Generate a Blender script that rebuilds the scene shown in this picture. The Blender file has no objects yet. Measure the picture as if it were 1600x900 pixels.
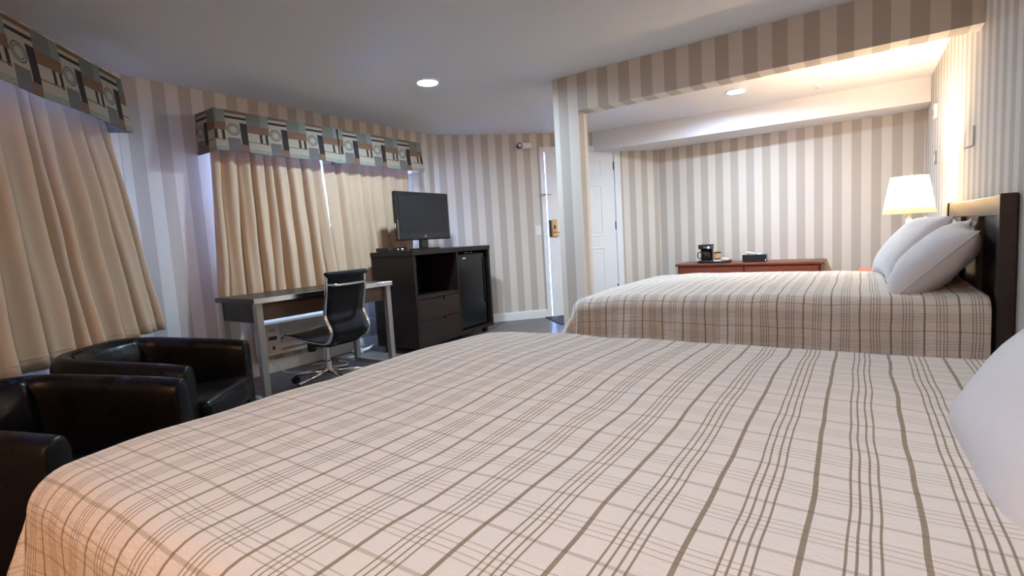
import bpy, bmesh, math, random
from mathutils import Vector, Matrix, noise

# ------------------------------------------------------------------ camera
sc = bpy.context.scene
COL = sc.collection
R = math.radians
CAM = Vector((-0.536, -0.654, 1.0))
YAW, PITCH, ROLL, FPX = R(-34.717), R(-5.479), R(-3.454), 788.43
fw = Vector((math.sin(YAW) * math.cos(PITCH), math.cos(YAW) * math.cos(PITCH), math.sin(PITCH)))
rt = Vector((math.cos(YAW), -math.sin(YAW), 0))
up = rt.cross(fw)
rt2 = math.cos(ROLL) * rt + math.sin(ROLL) * up
up2 = -math.sin(ROLL) * rt + math.cos(ROLL) * up
cd = bpy.data.cameras.new('camera')
cam = bpy.data.objects.new('camera', cd)
COL.objects.link(cam)
cd.sensor_width = 36.0
cd.lens = FPX * 36.0 / 1600.0
cd.clip_start = 0.02
m = Matrix.Identity(4)
for i in range(3):
    m[i][0], m[i][1], m[i][2], m[i][3] = rt2[i], up2[i], -fw[i], CAM[i]
cam.matrix_world = m
sc.camera = cam

# ------------------------------------------------------------------ world, exposure
w = bpy.data.worlds.new('daylight')
sc.world = w
w.use_nodes = True
bg = w.node_tree.nodes['Background']
bg.inputs[0].default_value = (0.17, 0.35, 1.0, 1)
bg.inputs[1].default_value = 85.0
vs = sc.view_settings
vs.view_transform = 'Standard'
vs.look = 'None'
vs.gamma = 1.0
vs.exposure = 1.42
vs.use_curve_mapping = False

LED_COL = (0.62, 0.82, 1.0)
LED_STR = 440.0
WARM_COL = (1.0, 0.77, 0.52)
DOME_COL = (1.0, 0.54, 0.27)
LAMP_W = 44.0
DOME_STR = 44.0

H = 2.261          # ceiling
XL = -4.636        # window wall
YB = 5.928         # back wall
L1 = Vector((XL, 0.748, 0))
L2 = Vector((XL, 3.811, 0))
DA = R(47.439)
LB = Vector((-2.692, YB, 0))
random.seed(4)

# ------------------------------------------------------------------ materials
def new_mat(name):
    mt = bpy.data.materials.new(name)
    mt.use_nodes = True
    nt = mt.node_tree
    return mt, nt, nt.nodes['Principled BSDF']

def setp(b, **k):
    names = dict(color='Base Color', rough='Roughness', metal='Metallic', spec='Specular IOR Level',
                 sheen='Sheen Weight', coat='Coat Weight', trans='Transmission Weight')
    for a, v in k.items():
        if a == 'color':
            v = (*v, 1)
        b.inputs[names[a]].default_value = v

class N:
    """tiny node-math helper"""
    def __init__(s, nt):
        s.nt = nt
    def node(s, t, **k):
        n = s.nt.nodes.new(t)
        for a, v in k.items():
            setattr(n, a, v)
        return n
    def link(s, a, b):
        s.nt.links.new(a, b)
    def put(s, sock, v):
        if isinstance(v, (int, float)):
            sock.default_value = v
        elif isinstance(v, tuple):
            sock.default_value = (*v, 1) if len(v) == 3 else v
        else:
            s.link(v, sock)
    def m(s, op, a, b=0.0, c=None):
        n = s.node('ShaderNodeMath', operation=op)
        s.put(n.inputs[0], a)
        s.put(n.inputs[1], b)
        if c is not None:
            s.put(n.inputs[2], c)
        return n.outputs[0]
    def mix(s, f, a, b):
        n = s.node('ShaderNodeMix', data_type='RGBA')
        s.put(n.inputs[0], f)
        s.put(n.inputs[6], a)
        s.put(n.inputs[7], b)
        return n.outputs[2]
    def uv(s):
        n = s.node('ShaderNodeUVMap')
        q = s.node('ShaderNodeSeparateXYZ')
        s.link(n.outputs[0], q.inputs[0])
        return q.outputs[0], q.outputs[1], n.outputs[0]
    def obj(s):
        return s.node('ShaderNodeTexCoord').outputs['Object']
    def noise(s, vec, scale, detail=2.0, rough=0.5, sx=None):
        if sx:
            mp = s.node('ShaderNodeMapping')
            mp.inputs['Scale'].default_value = sx
            s.link(vec, mp.inputs[0])
            vec = mp.outputs[0]
        n = s.node('ShaderNodeTexNoise')
        s.link(vec, n.inputs['Vector'])
        n.inputs['Scale'].default_value = scale
        n.inputs['Detail'].default_value = detail
        n.inputs['Roughness'].default_value = rough
        return n.outputs[0]
    def ramp(s, f, a, b, c0, c1):
        n = s.node('ShaderNodeMapRange')
        s.put(n.inputs[0], f)
        n.inputs[1].default_value, n.inputs[2].default_value = a, b
        n.inputs[3].default_value, n.inputs[4].default_value = c0, c1
        return n.outputs[0]
    def bump(s, b, h, strength, dist=0.01):
        n = s.node('ShaderNodeBump')
        n.inputs['Strength'].default_value = strength
        n.inputs['Distance'].default_value = dist
        s.link(h, n.inputs['Height'])
        s.link(n.outputs[0], b.inputs['Normal'])

def plain(name, color, rough=0.5, metal=0.0, var=0.06, scale=30.0, bump=0.0, spec=0.5, coat=0.0):
    mt, nt, b = new_mat(name)
    setp(b, rough=rough, metal=metal, spec=spec, coat=coat)
    n = N(nt)
    nz = n.noise(n.obj(), scale, 3.0)
    lo = tuple(c * (1 - var) for c in color)
    hi = tuple(min(1, c * (1 + var)) for c in color)
    n.link(n.mix(nz, lo, hi), b.inputs['Base Color'])
    if bump:
        n.bump(b, nz, bump, 0.002)
    return mt

def wallpaper():
    mt, nt, b = new_mat('striped_wallpaper')
    setp(b, rough=0.75, spec=0.25)
    n = N(nt)
    u, v, vec = n.uv()
    f = n.m('FRACT', n.m('MULTIPLY', u, 1 / 0.172))
    dark = n.m('LESS_THAN', f, 0.5)
    fine = n.m('FRACT', n.m('MULTIPLY', u, 1 / 0.0072))
    pin = n.m('LESS_THAN', fine, 0.35)
    nz = n.noise(vec, 260.0, 3.0, 0.7)
    light = n.mix(n.m('MULTIPLY', pin, 0.5), (0.67, 0.62, 0.565), (0.63, 0.58, 0.525))
    darkc = n.mix(nz, (0.445, 0.395, 0.345), (0.51, 0.455, 0.40))
    n.link(n.mix(dark, light, darkc), b.inputs['Base Color'])
    n.bump(b, nz, 0.25, 0.001)
    return mt

def wood(name, c0, c1, rough=0.4, axis=(1, 12, 12), scale=3.0, coat=0.0, spec=0.3):
    mt, nt, b = new_mat(name)
    setp(b, rough=rough, coat=coat, spec=spec)
    n = N(nt)
    o = n.obj()
    g = n.noise(o, scale, 6.0, 0.65, sx=axis)
    g2 = n.noise(o, scale * 9, 3.0, 0.6, sx=axis)
    f = n.m('ADD', n.m('MULTIPLY', g, 0.7), n.m('MULTIPLY', g2, 0.3))
    f = n.ramp(f, 0.3, 0.7, 0.0, 1.0)
    n.link(n.mix(f, c0, c1), b.inputs['Base Color'])
    n.bump(b, g2, 0.15, 0.001)
    return mt

def plaid():
    mt, nt, b = new_mat('plaid_cotton')
    setp(b, rough=0.85, spec=0.2, sheen=0.15)
    n = N(nt)
    u, v, vec = n.uv()
    P = 0.118
    def lines(c, thick, thin):
        f = n.m('FRACT', n.m('MULTIPLY', c, 1 / P))
        tot = n.m('LESS_THAN', n.m('ABSOLUTE', n.m('SUBTRACT', f, 0.03)), thick / P / 2)
        for k in (-0.0168, -0.0062, 0.0062, 0.0168):
            q = n.m('LESS_THAN', n.m('ABSOLUTE', n.m('SUBTRACT', f, 0.53 + k / P)), thin / P / 2)
            tot = n.m('MAXIMUM', tot, q)
        return tot
    # slight weave wobble so that the lines are not ruler-straight
    wob = n.m('MULTIPLY', n.m('SUBTRACT', n.noise(vec, 3.0, 2.0), 0.5), 0.018)
    lu = lines(n.m('ADD', u, wob), 0.0068, 0.0030)
    lv = lines(n.m('ADD', v, wob), 0.0062, 0.0026)
    nz = n.noise(vec, 500.0, 2.0, 0.7)
    soft = n.noise(vec, 6.0, 3.0, 0.6)
    base = n.mix(nz, (0.69, 0.63, 0.575), (0.77, 0.715, 0.655))
    c = n.mix(n.m('MULTIPLY', lv, 0.40), base, (0.235, 0.16, 0.085))
    c = n.mix(n.m('MULTIPLY', lu, 0.80), c, (0.18, 0.118, 0.050))
    n.link(c, b.inputs['Base Color'])
    cr = n.noise(vec, 22.0, 5.0, 0.62, sx=(1.0, 2.4, 1.0))
    n.bump(b, n.m('ADD', cr, n.m('MULTIPLY', nz, 0.06)), 0.6, 0.012)
    return mt

def valance_fabric():
    mt, nt, b = new_mat('patchwork_valance_fabric')
    setp(b, rough=0.8, spec=0.2)
    n = N(nt)
    u0, v, vec = n.uv()
    u = n.m('FRACT', u0)
    nz = n.noise(vec, 25.0, 4.0, 0.6)
    def rect(a, bb, c, d):
        q = n.m('MULTIPLY', n.m('GREATER_THAN', u, a), n.m('LESS_THAN', u, bb))
        q2 = n.m('MULTIPLY', n.m('GREATER_THAN', v, c), n.m('LESS_THAN', v, d))
        return n.m('MULTIPLY', q, q2)
    cream, green, blue = (0.36, 0.31, 0.25), (0.135, 0.13, 0.105), (0.175, 0.18, 0.165)
    rust, dark, grey = (0.165, 0.090, 0.055), (0.028, 0.021, 0.022), (0.125, 0.112, 0.11)
    ring = (0.085, 0.075, 0.07)
    col = n.mix(nz, (0.30, 0.26, 0.20), cream)
    for (a, bb, c, d, cc) in [
            (0.0, 0.53, 0.68, 1.01, green), (0.34, 0.53, 0.70, 1.01, blue), (0.0, 0.53, 0.50, 0.69, rust),
            (0.28, 0.345, 0.27, 0.50, dark), (0.42, 0.485, 0.25, 0.50, dark), (0.0, 0.5, 0.262, 0.285, rust),
            (0.0, 0.55, -0.01, 0.10, (0.235, 0.23, 0.19)), (0.53, 1.0, 0.925, 1.01, rust),
            (0.53, 0.78, 0.945, 1.01, (0.12, 0.09, 0.05)), (0.53, 1.0, 0.80, 0.86, dark),
            (0.53, 0.82, -0.01, 0.325, grey), (0.84, 1.0, 0.18, 0.72, dark), (0.80, 1.0, -0.01, 0.18, rust)]:
        shade = n.mix(nz, tuple(x * 0.75 for x in cc), tuple(x * 1.25 for x in cc))
        col = n.mix(rect(a, bb, c, d), col, shade)
    dx = n.m('MULTIPLY', n.m('SUBTRACT', u, 0.685), 1.06)
    dy = n.m('SUBTRACT', v, 0.535)
    rr = n.m('SQRT', n.m('ADD', n.m('MULTIPLY', dx, dx), n.m('MULTIPLY', dy, dy)))
    for r_, w_, cc in ((0.140, 0.022, ring), (0.098, 0.030, (0.16, 0.145, 0.135)), (0.0, 0.05, (0.33, 0.30, 0.26))):
        col = n.mix(n.m('LESS_THAN', n.m('ABSOLUTE', n.m('SUBTRACT', rr, r_)), w_ / 2 if r_ else w_), col, cc)
    n.link(col, b.inputs['Base Color'])
    return mt

def emit(name, color, strength):
    mt, nt, b = new_mat(name)
    setp(b, color=(0.8, 0.8, 0.8))
    b.inputs['Emission Color'].default_value = (*color, 1)
    b.inputs['Emission Strength'].default_value = strength
    return mt

def shade_mat():
    mt, nt, b = new_mat('lamp_shade_linen')
    n = N(nt)
    out = nt.nodes['Material Output']
    tr = n.node('ShaderNodeBsdfTranslucent')
    tr.inputs[0].default_value = (0.95, 0.88, 0.74, 1)
    df = n.node('ShaderNodeBsdfDiffuse')
    nz = n.noise(n.obj(), 120.0, 2.0)
    n.link(n.mix(nz, (0.82, 0.79, 0.72), (0.9, 0.87, 0.8)), df.inputs[0])
    mx = n.node('ShaderNodeMixShader')
    mx.inputs[0].default_value = 0.35
    n.link(tr.outputs[0], mx.inputs[1])
    n.link(df.outputs[0], mx.inputs[2])
    n.link(mx.outputs[0], out.inputs[0])
    return mt

def glass_mat():
    mt, nt, b = new_mat('window_glass')
    n = N(nt)
    out = nt.nodes['Material Output']
    tr = n.node('ShaderNodeBsdfTransparent')
    gl = n.node('ShaderNodeBsdfGlossy')
    gl.inputs['Roughness'].default_value = 0.03
    lw = n.node('ShaderNodeFresnel')
    lw.inputs[0].default_value = 1.45
    mx = n.node('ShaderNodeMixShader')
    n.link(lw.outputs[0], mx.inputs[0])
    n.link(tr.outputs[0], mx.inputs[1])
    n.link(gl.outputs[0], mx.inputs[2])
    n.link(mx.outputs[0], out.inputs[0])
    return mt

def fabric(name, color, var=0.08, scale=350.0, wrinkle=0.0):
    mt, nt, b = new_mat(name)
    setp(b, rough=0.85, spec=0.2, sheen=0.1)
    n = N(nt)
    o = n.obj()
    nz = n.noise(o, scale, 2.0, 0.7)
    n.link(n.mix(nz, tuple(c * (1 - var) for c in color), tuple(c * (1 + var) for c in color)), b.inputs['Base Color'])
    if wrinkle:
        n.bump(b, n.noise(o, 9.0, 5.0, 0.6), wrinkle, 0.02)
    else:
        n.bump(b, nz, 0.15, 0.001)
    return mt

def leather():
    mt, nt, b = new_mat('black_leather')
    setp(b, rough=0.32, spec=0.17)
    n = N(nt)
    o = n.obj()
    nz = n.noise(o, 9.0, 4.0, 0.6)
    n.link(n.mix(nz, (0.004, 0.0035, 0.004), (0.008, 0.0065, 0.007)), b.inputs['Base Color'])
    n.link(n.ramp(nz, 0.3, 0.7, 0.24, 0.36), b.inputs['Roughness'])
    n.bump(b, n.m('ADD', n.noise(o, 14.0, 3.0), n.m('MULTIPLY', n.noise(o, 220.0, 2.0), 0.08)), 0.25, 0.01)
    return mt

M = dict(
    paper=wallpaper(), plaid=plaid(), valance=valance_fabric(), shade=shade_mat(), glass=glass_mat(), leather=leather(),
    ceiling=plain('ceiling_paint', (0.77, 0.755, 0.765), 0.9, var=0.03, scale=180, bump=0.2, spec=0.2),
    white=plain('white_paint', (0.78, 0.78, 0.79), 0.45, var=0.03),
    floor=wood('laminate_plank', (0.085, 0.075, 0.075), (0.19, 0.17, 0.165), 0.38, axis=(10, 1, 10), scale=2.5),
    espresso=wood('espresso_wood', (0.008, 0.005, 0.0045), (0.020, 0.012, 0.010), 0.40, axis=(1, 10, 10)),
    drawer=wood('drawer_wood', (0.013, 0.0075, 0.006), (0.030, 0.017, 0.014), 0.40, axis=(1, 10, 10)),
    cherry=wood('cherry_wood', (0.135, 0.030, 0.016), (0.25, 0.070, 0.038), 0.33, axis=(1, 10, 10)),
    headb=wood('headboard_wood', (0.014, 0.008, 0.007), (0.034, 0.020, 0.017), 0.38, axis=(8, 1, 8), spec=0.5),
    desk=wood('desk_wood', (0.022, 0.016, 0.0135), (0.045, 0.033, 0.027), 0.36, axis=(1, 10, 10)),
    apron=wood('desk_apron_wood', (0.075, 0.045, 0.032), (0.13, 0.085, 0.062), 0.45, axis=(1, 10, 10)),
    alu=plain('brushed_aluminium', (0.78, 0.78, 0.79), 0.2, 1.0, var=0.05, scale=90),
    legmetal=plain('satin_grey_metal', (0.34, 0.325, 0.31), 0.42, 0.6, var=0.06, scale=60),
    chrome=plain('chrome', (0.82, 0.82, 0.84), 0.12, 1.0, var=0.02),
    black=plain('black_plastic', (0.012, 0.012, 0.013), 0.38, var=0.15),
    gloss=plain('glossy_black_plastic', (0.008, 0.008, 0.009), 0.14, var=0.1),
    mesh=fabric('black_sling_fabric', (0.005, 0.005, 0.008)),
    screen=plain('tv_screen', (0.012, 0.012, 0.015), 0.20, var=0.03, spec=0.3),
    curtain=fabric('beige_curtain_cloth', (0.54, 0.395, 0.275), 0.07, 280.0),
    lining=fabric('curtain_lining', (0.60, 0.56, 0.50)),
    pillow=fabric('white_pillow_cotton', (0.64, 0.64, 0.665), 0.03, 400.0, wrinkle=0.35),
    mattress=fabric('white_mattress_ticking', (0.6, 0.58, 0.55)),
    brass=plain('brushed_brass', (0.62, 0.42, 0.22), 0.3, 1.0, var=0.06),
    dark=plain('dark_metal', (0.05, 0.05, 0.055), 0.35, 0.7),
    plastic=plain('off_white_plastic', (0.66, 0.64, 0.60), 0.45, var=0.03),
    grey=plain('grey_plastic', (0.24, 0.24, 0.24), 0.5),
    mat=fabric('black_doormat', (0.02, 0.02, 0.021), 0.3, 200.0),
    ceramic=plain('cream_ceramic', (0.80, 0.77, 0.70), 0.2, var=0.02),
    paperw=fabric('white_paper', (0.85, 0.85, 0.85), 0.02),
    kraft=plain('amber_label', (0.62, 0.33, 0.12), 0.45, var=0.3, scale=60),
    redp=plain('red_packet', (0.55, 0.05, 0.05), 0.45),
    led=emit('led_lens', LED_COL, LED_STR),
    led2=emit('led_lens_bright', LED_COL, LED_STR * 1.0),
    led3=emit('led_lens_added', LED_COL, LED_STR * 0.24),
    dome=emit('added_dome_glass', DOME_COL, DOME_STR),
    blueled=emit('status_led', (0.7, 0.85, 1.0), 3.0),
)

# ------------------------------------------------------------------ mesh helpers
def link(name, data, mat=None, parent=None, label=None, cat=None, group=None, kind=None):
    o = bpy.data.objects.new(name, data)
    COL.objects.link(o)
    if mat is not None:
        data.materials.append(M[mat])
    if parent is not None:
        o.parent = parent
    if label: o['label'] = label
    if cat: o['category'] = cat
    if group: o['group'] = group
    if kind: o['kind'] = kind
    return o

def obj(name, bm, mat, parent=None, smooth=False, bevel=0.0, seg=2, sub=0, solid=0.0, loc=None, rotz=0.0, **k):
    bmesh.ops.recalc_face_normals(bm, faces=bm.faces)
    me = bpy.data.meshes.new(name)
    bm.to_mesh(me)
    bm.free()
    if smooth:
        for p in me.polygons:
            p.use_smooth = True
    o = link(name, me, mat, parent, **k)
    if loc is not None:
        o.location = loc
    o.rotation_euler = (0, 0, rotz)
    if solid:
        s = o.modifiers.new('thickness', 'SOLIDIFY'); s.thickness = solid; s.offset = 0
    if bevel:
        b = o.modifiers.new('bevel', 'BEVEL'); b.width = bevel; b.segments = seg; b.limit_method = 'ANGLE'
        b.harden_normals = False
    if sub:
        s = o.modifiers.new('sub', 'SUBSURF'); s.levels = sub; s.render_levels = sub
    return o

def thing(name, label, cat, loc=(0, 0, 0), rotz=0.0, group=None, kind=None):
    o = bpy.data.objects.new(name, None)
    COL.objects.link(o)
    o.location = loc
    o.rotation_euler = (0, 0, rotz)
    o.empty_display_size = 0.1
    o['label'] = label
    o['category'] = cat
    if group: o['group'] = group
    if kind: o['kind'] = kind
    return o

def bx(bm, x0, y0, z0, x1, y1, z1):
    vs_ = [bm.verts.new((x, y, z)) for z in (z0, z1) for y in (y0, y1) for x in (x0, x1)]
    for f in ((0, 2, 3, 1), (4, 5, 7, 6), (0, 1, 5, 4), (2, 6, 7, 3), (0, 4, 6, 2), (1, 3, 7, 5)):
        bm.faces.new([vs_[i] for i in f])
    return vs_

def box(*a):
    bm = bmesh.new()
    bx(bm, *a)
    return bm

def prism(bm, pts, z0, z1):
    a = [bm.verts.new((p[0], p[1], z0)) for p in pts]
    b = [bm.verts.new((p[0], p[1], z1)) for p in pts]
    bm.faces.new(list(reversed(a)))
    bm.faces.new(b)
    for i in range(len(pts)):
        j = (i + 1) % len(pts)
        bm.faces.new((a[i], a[j], b[j], b[i]))

def lathe(bm, prof, c=(0, 0, 0), n=24, cap=True):
    rings = []
    for r_, z in prof:
        rings.append([bm.verts.new((c[0] + r_ * math.cos(2 * math.pi * k / n), c[1] + r_ * math.sin(2 * math.pi * k / n), c[2] + z)) for k in range(n)])
    for a, b in zip(rings, rings[1:]):
        for k in range(n):
            j = (k + 1) % n
            bm.faces.new((a[k], a[j], b[j], b[k]))
    if cap:
        bm.faces.new(list(reversed(rings[0])))
        bm.faces.new(rings[-1])

def tube(bm, pts, r_, n=8, cap=True):
    pts = [Vector(p) for p in pts]
    rings = []
    prev = None
    for i, p in enumerate(pts):
        t = (pts[min(i + 1, len(pts) - 1)] - pts[max(i - 1, 0)]).normalized()
        if prev is None:
            a = Vector((0, 0, 1)) if abs(t.z) < 0.9 else Vector((1, 0, 0))
            x = t.cross(a).normalized()
        else:
            x = (prev - t * prev.dot(t)).normalized()
        prev = x
        y = t.cross(x)
        rr = r_[i] if isinstance(r_, (list, tuple)) else r_
        rings.append([bm.verts.new(p + rr * (math.cos(2 * math.pi * k / n) * x + math.sin(2 * math.pi * k / n) * y)) for k in range(n)])
    for a, b in zip(rings, rings[1:]):
        for k in range(n):
            j = (k + 1) % n
            bm.faces.new((a[k], a[j], b[j], b[k]))
    if cap:
        bm.faces.new(list(reversed(rings[0])))
        bm.faces.new(rings[-1])

def spline(pts, n=6):
    """Catmull-Rom through points"""
    P = [Vector(p) for p in pts]
    P = [2 * P[0] - P[1]] + P + [2 * P[-1] - P[-2]]
    out = []
    for i in range(1, len(P) - 2):
        for k in range(n):
            t = k / n
            a, b, c, d = P[i - 1], P[i], P[i + 1], P[i + 2]
            out.append(0.5 * ((2 * b) + (c - a) * t + (2 * a - 5 * b + 4 * c - d) * t * t + (3 * b - a - 3 * c + d) * t ** 3))
    out.append(P[-2])
    return out

def grid(nu, nv, fn, uvfn=None):
    """open sheet from fn(i/nu, j/nv) -> xyz"""
    bm = bmesh.new()
    V = [[bm.verts.new(fn(i / nu, j / nv)) for j in range(nv + 1)] for i in range(nu + 1)]
    uvl = bm.loops.layers.uv.new('UVMap') if uvfn else None
    for i in range(nu):
        for j in range(nv):
            f = bm.faces.new((V[i][j], V[i + 1][j], V[i + 1][j + 1], V[i][j + 1]))
            if uvl:
                for lp, (a, b) in zip(f.loops, ((i, j), (i + 1, j), (i + 1, j + 1), (i, j + 1))):
                    lp[uvl].uv = uvfn(a / nu, b / nv)
    return bm

# ------------------------------------------------------------------ setting: floor, walls, ceiling
def wall(name, p, q, label, holes=(), phase=0.0, t=0.11, z0=-0.02, z1=None, ext=0.12):
    """room side at local y = 0, body towards +y; u runs from p to q"""
    z1 = H + 0.02 if z1 is None else z1
    p, q = Vector(p), Vector(q)
    d = q - p
    L = d.length
    bm = bmesh.new()
    us = sorted({-ext, L + ext, *[h for a in holes for h in a[:2]]})
    for a, b in zip(us, us[1:]):
        cut = [h for h in holes if h[0] <= a + 1e-6 and h[1] >= b - 1e-6]
        if cut:
            h = cut[0]
            if h[2] > z0: bx(bm, a, 0, z0, b, t, h[2])
            if h[3] < z1: bx(bm, a, 0, h[3], b, t, z1)
        else:
            bx(bm, a, 0, z0, b, t, z1)
    uvl = bm.loops.layers.uv.new('UVMap')
    for f in bm.faces:
        nx = abs(f.normal.x) if f.normal.length else 0
        f.normal_update()
        side = abs(f.normal.x) > 0.7
        for lp in f.loops:
            c = lp.vert.co
            lp[uvl].uv = ((c.y if side else c.x) - phase, c.z)
    o = obj(name, bm, 'paper', loc=p, rotz=math.atan2(d.y, d.x), label=label, cat='wall', kind='structure')
    return o

HALL_X, HALL_Y = -2.9, -0.988
W1P = Vector((HALL_X, HALL_Y, 0))
W1L = (L1 - W1P).length
win1 = (W1L - 1.85, W1L - 0.55, 0.86, 1.98)
win2 = (1.456 - L1.y, 3.256 - L1.y, 0.86, 1.98)
s0, s1 = 1.345, 2.268                      # door leaf opening on the diagonal wall
wall('wall_left', L1, L2, 'striped wallpaper wall with the wide window behind the desk', [win2], phase=0.798 - L1.y)
wall('wall_corner', W1P, L1, 'diagonal striped wall with the window behind the two armchairs', [win1], phase=0.03)
wall('wall_door', L2, LB, 'diagonal striped wall holding the white entrance door', [(s0, s1, -0.02, 2.04)], phase=0.057)
wall('wall_back', LB, (0, YB, 0), 'striped alcove wall behind the red-brown dresser', phase=1.05)
wall('wall_right', (0, YB, 0), (0, -3.2, 0), 'striped wall behind the headboards', phase=0.05)
wall('wall_front', (0, -3.2, 0), (HALL_X, -3.2, 0), 'striped wall behind the viewpoint')
wall('wall_hall', (HALL_X, -3.2, 0), W1P, 'striped side wall behind the viewpoint')

obj('floor', box(-5.3, -3.7, -0.12, 0.5, 6.5, -0.012), 'grey', label='dark grey laminate floor of the motel room', cat='floor', kind='structure')
floor = bpy.data.objects['floor']
pw, plen = 0.19, 1.29
pm = None
for i in range(26):
    for j in range(9):
        x = -4.83 + i * pw
        y = -3.6 + j * plen + (i * 0.43 % 1) * plen - 0.6
        if x > 0.05 or y > 6.1: continue
        if pm is None:
            o = obj('plank', box(0.0008, 0.0008, -0.012, pw - 0.0008, plen - 0.0008, 0), 'floor', parent=floor)
            pm = o.data
        else:
            o = link('plank', pm, None, floor)
        o.location = (x, y, -random.random() * 0.0006)

obj('ceiling', box(-5.3, -3.7, H, 0.5, 6.5, H + 0.1), 'ceiling', label='flat matte white ceiling', cat='ceiling', kind='structure')

# beam and post that frame the alcove
bm = bmesh.new()
bx(bm, -2.592, 3.058, -0.01, -2.374, 3.211, H + 0.01)
bx(bm, -2.374, 3.058, 1.98, 0.02, 3.211, H + 0.01)
uvl = bm.loops.layers.uv.new('UVMap')
for f in bm.faces:
    f.normal_update()
    for lp in f.loops:
        c = lp.vert.co
        lp[uvl].uv = (c.y - 3.07 + 0.172 if abs(f.normal.x) > 0.7 else c.x + 2.545 + 0.172 * 2, c.z)
obj('wall_divider', bm, 'paper', label='striped wallpaper post and beam framing the sleeping alcove', cat='wall', kind='structure')

# soffit along the alcove wall
bm = bmesh.new()
prism(bm, [(-3.34, 5.27), (0.02, 5.525), (0.02, YB + 0.02), (-2.76, YB + 0.02)], 2.034, H + 0.01)
obj('ceiling_soffit', bm, 'ceiling', label='white boxed soffit above the dresser wall', cat='soffit', kind='structure')

def baseboard(name, p, q, label, a=0.0, b=None, h=0.105):
    p, q = Vector(p), Vector(q)
    d = q - p
    b = d.length if b is None else b
    bm = bmesh.new()
    bx(bm, a, -0.014, 0, b, 0.0, h - 0.012)
    bx(bm, a, -0.010, h - 0.012, b, 0.0, h)
    obj(name, bm, 'white', loc=p, rotz=math.atan2(d.y, d.x), bevel=0.002, seg=1, label=label, cat='baseboard', kind='structure')
baseboard('baseboard_left', L1, L2, 'white baseboard below the wide window')
baseboard('baseboard_corner', W1P, L1, 'white baseboard behind the armchairs')
baseboard('baseboard_door', L2, LB, 'white baseboard between cabinet and door', 0.0, 1.285)
baseboard('baseboard_alcove', L2, LB, 'white baseboard right of the door', 2.345, 2.874)
baseboard('baseboard_back', LB, (0, YB, 0), 'white baseboard behind the dresser')
baseboard('baseboard_right', (0, YB, 0), (0, -3.2, 0), 'white baseboard behind the beds')

# ------------------------------------------------------------------ windows
def window(name, p, q, w_, label):
    p, q = Vector(p), Vector(q)
    d = q - p
    a, b, c, e = w_
    root = thing(name, label, 'window', p, math.atan2(d.y, d.x), kind='structure')
    bm = bmesh.new()
    t = 0.05
    bx(bm, a, 0.03, c, a + t, 0.09, e); bx(bm, b - t, 0.03, c, b, 0.09, e)
    bx(bm, a + t, 0.03, c, b - t, 0.09, c + t); bx(bm, a + t, 0.03, e - t, b - t, 0.09, e)
    obj('window_frame', bm, 'white', root)
    mid = (a + b) / 2
    obj('mullion', box(mid - 0.025, 0.035, c + t, mid + 0.025, 0.085, e - t), 'white', root)
    for u0, u1 in ((a + t, mid - 0.025), (mid + 0.025, b - t)):
        obj('pane', box(u0, 0.056, c + t, u1, 0.062, e - t), 'glass', root)
    obj('window_sill', box(a - 0.03, -0.02, c - 0.025, b + 0.03, 0.09, c), 'white', root)
window('window_1', W1P, L1, win1, 'white framed window behind the closed curtain by the armchairs')
window('window_2', L1, L2, win2, 'white framed window behind the paired curtains above the desk')

# ------------------------------------------------------------------ door
def D(name, label, cat, z=0.0):
    return thing(name, label, cat, L2 + Vector((0, 0, z)), DA)
door = thing('door_1', 'white six-panel entrance door with brass keycard lock', 'door', L2, DA, kind='structure')
leafx0, leafx1, leafz1 = s0 + 0.0145, s1 - 0.006, 2.0325
bm = bmesh.new()
bx(bm, leafx0, 0.004, 0.003, leafx1, 0.028, leafz1)
obj('door_leaf', bm, 'white', door, bevel=0.002)
pa = [(leafx0 + 0.12, leafx0 + 0.40), (leafx1 - 0.40 + 0.02, leafx1 - 0.17)]
pa = [(leafx0 + 0.15, leafx0 + 0.385), (leafx1 - 0.40, leafx1 - 0.17)]
for u0, u1 in pa:
    for z0, z1 in ((1.72, 1.93), (0.98, 1.62), (0.20, 0.83)):
        bm = bmesh.new()
        for a in ((u0, z0, u1, z0 + 0.016), (u0, z1 - 0.016, u1, z1), (u0, z0 + 0.016, u0 + 0.016, z1 - 0.016), (u1 - 0.016, z0 + 0.016, u1, z1 - 0.016)):
            bx(bm, a[0], -0.002, a[1], a[2], 0.005, a[3])
        bx(bm, u0 + 0.035, -0.0005, z0 + 0.035, u1 - 0.035, 0.005, z1 - 0.035)
        obj('door_panel', bm, 'white', door, bevel=0.003, seg=2)
bm = bmesh.new()
cw = 0.06
bx(bm, s0 - cw, -0.014, 0, s0 + 0.002, 0.004, 2.10)
bx(bm, s1 - 0.004, -0.014, 0, s1 + cw + 0.02, 0.004, 2.10)
bx(bm, s0 + 0.002, -0.014, 2.03, s1 - 0.004, 0.004, 2.10)
obj('door_casing', bm, 'white', door, bevel=0.004)
bm = bmesh.new()
bx(bm, s0, 0.006, 0, s0 + 0.006, 0.11, 2.04); bx(bm, s1 - 0.004, 0.006, 0, s1, 0.11, 2.04); bx(bm, s0, 0.006, 2.033, s1, 0.11, 2.04); bx(bm, s0, 0.03, 0, s1, 0.11, 0.012)
obj('door_jamb', bm, 'white', door)
for z in (0.25, 1.05, 1.80):
    bm = bmesh.new()
    tube(bm, [(s1 - 0.010, 0.000, z), (s1 - 0.010, 0.000, z + 0.10)], 0.007, 8)
    obj('hinge', bm, 'dark', door, smooth=True)
lk = obj('lock_plate', box(s0 + 0.052, -0.020, 1.00, s0 + 0.125, 0.0038, 1.215), 'brass', door, bevel=0.012, seg=3)
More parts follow.
